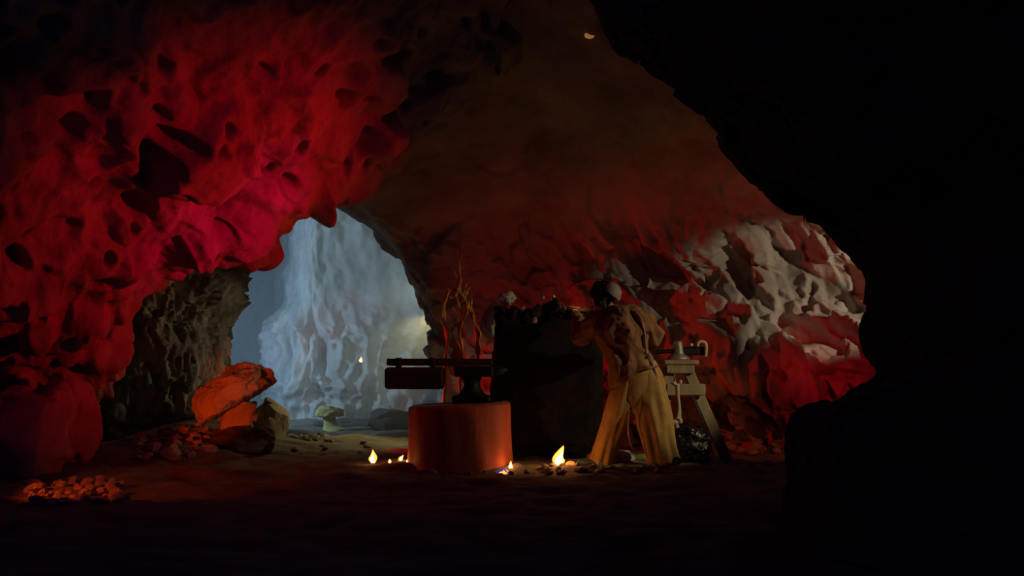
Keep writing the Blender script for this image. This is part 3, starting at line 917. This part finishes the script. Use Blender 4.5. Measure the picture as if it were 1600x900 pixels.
# ------------------------------------------------------------------ person
def make_person():
    Y0 = 10.72
    base = W(990, 0, Y0)
    base.z = fz(base.x, Y0)
    t = empty('person', base)
    b = np.array(base)
    def P(x, y, d=0.0):
        return np.array(W(x, y, Y0 + d)) - b
    def foot(x, d, z):
        return np.array([(x - 990) / F * Y0, d, z])
    # ---- body, one continuous surface
    parts = []
    parts.append(tube([P(991, 596), P(986, 575), P(976, 545), P(966, 515), P(961, 498), P(955, 487, .05), P(949, 474, .08)],
                      [(.15, .11), (.15, .10), (.14, .10), (.17, .11), (.12, .09), (.06, .06), (.055, .06)], 24, 40))
    for hip, knee, ank, toe in (((1006, 596, 0), (1026, 655, -.06), foot(1042, -.02, .10), foot(1050, -.16, .05)),
                                ((976, 596, 0), (956, 655, .06), foot(938, .12, .10), foot(924, .26, .05))):
        kn = P(*knee)
        parts.append(tube([P(*hip), (P(*hip) + kn) / 2, kn, (kn + ank) / 2, ank], [.09, .08, .055, .052, .04], 18, 30))
        parts.append(tube([ank + [0, 0, -.04], (ank + toe) / 2 + [0, 0, -.02], toe], [.045, .045, .035], 16, 12))
    arms = [((1000, 500, -.02), (1021, 526, .10), (987, 540, .34)),
            ((932, 503, .06), (909, 527, .22), (902, 496, .44))]
    for s, e, w in arms:
        s, e, w = P(*s), P(*e), P(*w)
        parts.append(tube([P(962, 500, .02), s, (s + e) / 2, e, (e + w) / 2, w], [.09, .065, .055, .045, .042, .030], 16, 36))
        # hand: palm, four fingers and a thumb, loosely curled
        d = (w - e) / np.linalg.norm(w - e)
        side = np.cross(d, [0, 0, 1.0]); side /= np.linalg.norm(side)
        up = np.cross(side, d)
        parts.append(tube([w, w + d * .04, w + d * .085], [(.034, .018), (.042, .018), (.040, .015)], 14, 10))
        for k, ln in enumerate((.070, .080, .075, .058)):
            q = w + d * .075 + side * (.030 - k * .020)
            parts.append(tube([q, q + d * ln * .45, q + d * ln * .8 - up * ln * .30, q + d * ln * .85 - up * ln * .65], [.0095, .009, .0085, .007], 10, 14))
        q = w + d * .02 + side * .03
        parts.append(tube([q, q + side * .025 + d * .02, q + side * .03 + d * .05 - up * .02], [.012, .011, .008], 10, 12))
    # head, turned away to the left and bowed
    hc = P(944, 462, .10)
    fw = np.array([-.62, .70, -.34]); fw /= np.linalg.norm(fw)
    sd = np.cross(fw, [0, 0, 1.0]); sd /= np.linalg.norm(sd)
    hu = np.cross(sd, fw)
    B = np.stack([sd, fw, hu], 1)
    def hp(x, y, z):
        return hc + B @ np.array([x, y, z])
    parts.append(blob(hp(0, -.01, .02), (.078, .098, .105), 3, B))
    parts.append(blob(hp(0, .035, -.055), (.055, .060, .065), 3, B))
    parts.append(blob(hp(0, .065, -.095), (.028, .025, .022), 2, B))
    parts.append(tube([hp(0, .088, .03), hp(0, .104, .005), hp(0, .114, -.022), hp(0, .095, -.032)], [.010, .013, .017, .010], 10, 12))
    parts.append(blob(hp(0, .085, .035), (.055, .018, .012), 2, B))
    for q in (-1, 1):
        parts.append(blob(hp(q * .080, -.01, -.005), (.012, .026, .036), 2, B))
    parts.append(blob(hp(0, .092, -.058), (.026, .012, .006), 2, B))
    parts.append(blob(hp(0, .090, -.070), (.022, .012, .007), 2, B))
    V, Fc = join(parts)
    tmp = link('tmp', mesh('tmp', V, Fc), None)
    rm = tmp.modifiers.new('r', 'REMESH')
    rm.mode = 'VOXEL'
    rm.voxel_size = .009
    sm = tmp.modifiers.new('s', 'SMOOTH')
    sm.iterations = 3
    me = bpy.data.meshes.new_from_object(tmp.evaluated_get(bpy.context.evaluated_depsgraph_get()))
    bpy.data.objects.remove(tmp)
    body = link('body', me, M['skin'], t)
    for q in (-1, 1):
        v, f = blob(hp(q * .032, .082, .012), (.013, .012, .011), 2, B)
        link('eye', mesh('eye', v, f), M['china'], body)
    # ---- hair and cap
    v, f = ico(4)
    w = v * np.array([.118, .124, .122])
    w = w @ B.T
    n = 1 + .10 * fbm(v * 3.2, 3, 8) + .06 * np.sin(v[:, 0] * 14 + v[:, 2] * 4)
    keep = (v[:, 1] < .45) | (v[:, 2] > .45)
    w = w * n[:, None] * np.where(keep, 1, .55)[:, None] + hp(-.022, -.01, .010)
    link('hair', mesh('hair', w, f), M['hair'], t)
    lk = []
    for k in range(9):
        a0 = hp(-.10 + .016 * k, -.03 - .02 * math.sin(k), -.03)
        lk.append(tube([a0 + hu * .05, a0, a0 - hu * .07 + sd * (-.01), a0 - hu * (.12 + .02 * (k % 3))], [.02, .026, .018, .004], 10, 16))
    v, f = join(lk)
    link('hair_locks', mesh('hair_locks', v, f), M['hair'], t)
    v, f = ico(4)
    v = v.copy()
    v[:, 2] = np.maximum(v[:, 2], -.08)
    w = (v * (1 + .03 * np.sin(v[:, 0] * 40))[:, None] * np.array([.106, .116, .112]))
    a = R(38)
    rot = np.array([[math.cos(a), 0, math.sin(a)], [0, 1, 0], [-math.sin(a), 0, math.cos(a)]])
    w = w @ rot.T + P(953, 459, .04)
    link('cap', mesh('cap', w, f), M['cap'], t)
    # ---- trousers
    def tf(seed, amp, k1, tw):
        def fn(th, k, c):
            return 1 + amp * (.55 * np.sin(k1 * th + tw * k + seed) + .35 * np.sin((k1 + 4) * th - tw * 1.7 * k + seed * 2)) * (.35 + .65 * k)
        return fn
    hr = [P(1003, 566), P(1006, 590), P(1014, 625), P(1022, 655, -.04), P(1030, 690, -.07), foot(1036, -.08, .015)]
    hl = [P(990, 570), P(982, 592), P(972, 622), P(962, 655, .06), P(950, 690, .10), foot(943, .13, .015)]
    v1, f1 = tube(hr, [(.125, .12), (.17, .15), (.175, .155), (.165, .15), (.150, .15), (.155, .16)], 72, 90, tf(1.0, .13, 7, 4.5))
    v2, f2 = tube(hl, [(.10, .11), (.125, .14), (.13, .14), (.125, .13), (.11, .12), (.115, .13)], 72, 90, tf(2.2, .12, 6, -4))
    v3, f3 = tube([P(998, 560), P(995, 590), P(992, 620), P(989, 648)], [(.15, .14), (.19, .165), (.165, .15), (.04, .05)], 48, 40, tf(.4, .05, 5, 3))
    V, Fc = join([(v1, f1), (v2, f2), (v3, f3)])
    link('trousers', mesh('trousers', V, Fc), M['tan'], t)
    # ---- shirt with sleeves and loose tail
    def sf(th, k, c):
        return 1 + .045 * np.sin(5 * th + 6 * k) + .035 * np.sin(9 * th - 8 * k + 1) + .05 * np.sin(2 * th + 14 * k)
    s1 = tube([P(988, 585), P(986, 577), P(982, 562), P(976, 540), P(970, 517), P(965, 500), P(958, 489, .04), P(954, 484, .05)],
              [(.228, .205), (.212, .19), (.19, .17), (.21, .17), (.25, .175), (.235, .15), (.11, .10), (.075, .075)], 84, 90, sf)
    # ragged tail: drop the hem lower on the left
    v = s1[0]
    low = v[:, 2] < P(0, 574)[2]
    v[low, 2] -= .10 * np.clip(-(v[low, 0] - .0) / .2, -.2, 1)
    sl = []
    for (s, e, w), rr, sd_ in zip(arms, ((.105, .10, .085, .07), (.10, .085, .078, .07)), (1, 4)):
        s, e, w = P(*s), P(*e), P(*w)
        sl.append(tube([(P(965, 500) * .5 + s * .5), s, (s + e) / 2, e, e + (w - e) * .5, e + (w - e) * .85],
                       [.10, rr[0], rr[1], rr[2] * 1.1, rr[2], rr[3]], 48, 70,
                       lambda th, k, c: 1 + .07 * np.sin(4 * th + 18 * k + sd_) + .05 * np.sin(7 * th - 22 * k)))
    V, Fc = join([s1] + sl)
    # creased cloth: long folds running down from the right shoulder
    q = np.stack([V[:, 0] * 15 + V[:, 2] * 9, V[:, 1] * 9, V[:, 2] * 4.5 - V[:, 0] * 3], 1)
    cr = 0.024 * (1 - np.abs(vnoise(q, 71))) ** 3 + 0.012 * (1 - np.abs(vnoise(q * 2.1, 72))) ** 3
    ctr = P(976, 540)
    dr = V - ctr
    dr[:, 2] = 0
    V = V + dr / (np.linalg.norm(dr, axis=1, keepdims=True) + 1e-6) * (cr - .012)[:, None]
    link('shirt', mesh('shirt', V, Fc), M['shirt'], t)
    # ---- straps, sash end and cord
    def band(name, pts, rad, m, seed=0):
        v, f = tube(pts, rad, 14, len(pts) * 8, lambda th, k, c: 1 + .15 * np.sin(3 * th + 12 * k + seed))
        link(name, mesh(name, v, f), M[m], t)
    band('strap', [P(984, 485, -.06), P(994, 490, -.135), P(1002, 503, -.14), P(1006, 520, -.135), P(1007, 538, -.125), P(1009, 552, -.12)],
         [(.014, .010), (.018, .010), (.018, .010), (.018, .010), (.018, .010), (.02, .012)], 'strap')
    band('sash_end', [P(1007, 549, -.09), P(1015, 558, -.11), P(1021, 574, -.12), P(1027, 592, -.12)], [(.03, .012), (.025, .012), (.018, .01), (.012, .008)], 'strap', 4)
    band('cord', [P(984, 640, -.16), P(981, 660, -.14), P(982, 680, -.13), P(988, 700, -.12), P(996, 712, -.12)], [.007, .006, .006, .006, .006], 'strap', 5)
    # ---- boots
    for ank, toe in ((foot(1042, -.03, .07), foot(1053, -.2, .045)), (foot(942, .12, .07), foot(932, .27, .045))):
        v, f = tube([ank + [0, 0, .10], ank + [0, 0, .02], (ank + toe) / 2 + [0, 0, .0], toe], [.06, .062, .056, .04], 20, 24)
        v[:, 2] = np.maximum(v[:, 2], .0)
        link('boot', mesh('boot', v, f), M['boot'], t)
    tag(t, 'person in tan trousers and brown shirt bending over the forge, back turned', 'person')
make_person()

# ------------------------------------------------------------------ trestle, vise, bone, bag
def make_trestle():
    Yt = 11.55
    base = W(1080, 0, Yt)
    base.z = fz(base.x, Yt) - .01
    t = empty('trestle', base)
    b = np.array(base)
    def P(x, y, d=0.0):
        return np.array(W(x, y, Yt + d)) - b
    def G(x, d):
        return np.array([(x - 1080) / F * Yt, d, 0.0])
    def part(name, a, c, w, th, m='timber'):
        v, f = beam(a, c, w, th)
        return link(name, mesh(name, v, f), M[m], t, False)
    for d, s in ((-.20, 0), (.22, 0)):
        part('leg', P(1046, 574, d * .6), G(1024, d), .10, .05)
        part('leg', P(1072, 572, d * .6), G(1132, d), .105, .05)
        part('rail', P(1041, 577, d * .75 - .03), P(1085, 577, d * .75 - .03), .085, .035)
    part('cross_piece', P(1041, 609, -.22), P(1102, 609, -.22), .115, .035)
    v, f = box(*(P(1060, 566)), 50 * Yt / F + .02, .42, .045, .008)
    link('top_board', mesh('top_board', v, f), M['timber'], t, False)
    tag(t, 'weathered wooden A-frame trestle beside the person', 'trestle')
    return P, b, W(1060, 562.2, Yt).z
P_t, b_t, ztop = make_trestle()

def make_vise():
    Yt = 11.5
    base = W(1060, 0, Yt)
    base.z = ztop + .003
    t = empty('bench_vise', base)
    k = Yt / F
    v, f = tube([(0, 0, 0), (0, 0, .03), (0, 0, .06), (-.005, 0, .12), (-.01, 0, .17), (-.012, 0, .185)],
                [(.12, .09), (.10, .08), (.06, .06), (.055, .055), (.05, .05), (.03, .035)], 20, 26)
    link('body', mesh('body', v, f), M['steel'], t)
    v, f = box(.14, 0, .085, .26, .06, .085, .012)
    link('jaw', mesh('jaw', v, f), M['iron'], t, False)
    v, f = tube([(-.05, 0, .085), (-.12, 0, .08), (-.19, 0, .075), (-.24, 0, .07)], [.026, .022, .02, .016], 14, 14)
    link('screw', mesh('screw', v, f), M['iron'], t)
    v, f = tube([(.185, -.06, .13), (.19, -.06, .165), (.225, -.06, .178), (.262, -.06, .155), (.268, -.06, .09), (.264, -.06, .03)],
                [.012, .015, .016, .017, .016, .012], 12, 34)
    link('hook', mesh('hook', v, f), M['bone'], t)
    v, f = blob((.125, -.03, .145), (.018, .018, .018), 2)
    link('knob', mesh('knob', v, f), M['bone'], t)
    tag(t, 'dull steel vise with dark jaw and pale hook on the trestle', 'vise')
make_vise()

def make_bone():
    Yb = 11.2
    o0 = np.array(W(1058, 598, Yb))
    def P(x, y):
        return np.array(W(x, y, Yb)) - o0
    v, f = join([tube([P(1058, 600), P(1059, 618), P(1061, 640), P(1059, 655)], [.026, .019, .021, .034], 18, 30),
                 blob(P(1053, 599), (.028, .026, .022), 2), blob(P(1063, 597), (.020, .024, .026), 2),
                 blob(P(1054, 660), (.040, .03, .032), 2), blob(P(1063, 658), (.024, .028, .030), 2), blob(P(1058, 668), (.022, .02, .030), 2)])
    tmp = link('tmp', mesh('tmp', v, f), None)
    rm = tmp.modifiers.new('r', 'REMESH'); rm.mode = 'VOXEL'; rm.voxel_size = .006
    tmp.modifiers.new('s', 'SMOOTH').iterations = 4
    me = bpy.data.meshes.new_from_object(tmp.evaluated_get(bpy.context.evaluated_depsgraph_get()))
    bpy.data.objects.remove(tmp)
    t = empty('hanging_bone', o0)
    link('shaft', me, M['bone'], t)
    v, f = tube([P(1057, 600) + [0, .03, 0], P(1056, 592) + [0, .06, .0], P(1056, 585) + [0, .09, .0], P(1057, 578) + [0, .12, .0]], [.004] * 4, 8, 16)
    link('cord', mesh('cord', v, f), M['strap'], t)
    tag(t, 'pale knobbed bone hanging on a cord from the trestle', 'bone')
make_bone()

def make_bag():
    c = W(1076, 0, 11.15)
    v, f = ico(5)
    d = 1 + .22 * cells(v * 1.9 + 4, 71, 1.9)[2] + .05 * cells(v * 3.0 + 2, 72, 1.6)[2] + .05 * fbm(v * 5, 3, 3)
    v = v * d[:, None] * np.array([.20, .17, .22])
    v[:, 2] = np.where(v[:, 2] < -.12, -.12 + (v[:, 2] + .12) * .1, v[:, 2])
    v[:, 2] -= v[:, 2].min()
    z = v[:, 2]
    o = link('plastic_bag', mesh('plastic_bag', v, f), M['plastic'])
    o.location = (c.x, c.y, fz(c.x, c.y) - .01)
    tag(o, 'glossy black plastic bag slumped under the trestle', 'bag')
make_bag()

# ------------------------------------------------------------------ small things between the feet
def cup():
    c = W(972, 0, 11.0)
    t = empty('enamel_cup', (c.x, c.y, fz(c.x, c.y)))
    v, f = tube([(-.07, 0, .055), (-.066, 0, .055), (.0, 0, .052), (.06, 0, .050), (.066, 0, .050)], [.045, .058, .062, .066, .060], 28, 26)
    link('body', mesh('body', v, f), M['china'], t)
    v, f = tube([(-.03, -.055, .07), (-.03, -.09, .08), (.01, -.10, .08), (.04, -.06, .07)], [.008] * 4, 8, 20)
    link('handle', mesh('handle', v, f), M['china'], t)
    tag(t, 'white cup lying on its side between the feet of the person', 'cup')
    c = W(998, 0, 11.1)
    t = empty('bottle', (c.x, c.y, fz(c.x, c.y)), R(8))
    v, f = tube([(-.10, 0, .04), (-.095, 0, .04), (.02, 0, .04), (.06, 0, .038), (.09, 0, .036), (.14, 0, .036)], [.02, .036, .037, .034, .016, .014], 22, 34)
    link('glass_body', mesh('glass_body', v, f), M['green'], t)
    v, f = tube([(.135, 0, .036), (.16, 0, .036)], [.016, .016], 14, 6)
    link('stopper', mesh('stopper', v, f), M['cutwood'], t)
    tag(t, 'small green bottle lying beside the white cup', 'bottle')
cup()

# ------------------------------------------------------------------ haze in the rear chamber
def haze():
    v, f = box(-2.6, 18.3, 1.9, 10.4, 8.0, 4.6)
    me = mesh('haze', v, f)
    m = bpy.data.materials.new('chamber_haze')
    m.use_nodes = True
    nt = m.node_tree
    nt.nodes.clear()
    out = nt.nodes.new('ShaderNodeOutputMaterial')
    vs_ = nt.nodes.new('ShaderNodeVolumeScatter')
    vs_.inputs['Color'].default_value = (0.95, 0.97, 1, 1)
    vs_.inputs['Density'].default_value = 0.11
    vs_.inputs['Anisotropy'].default_value = 0.2
    nt.links.new(vs_.outputs[0], out.inputs['Volume'])
    o = link('haze', me, m, None, False)
    o['kind'] = 'stuff'
    tag(o, 'thin blue-grey haze filling the rear chamber', 'haze')
haze()
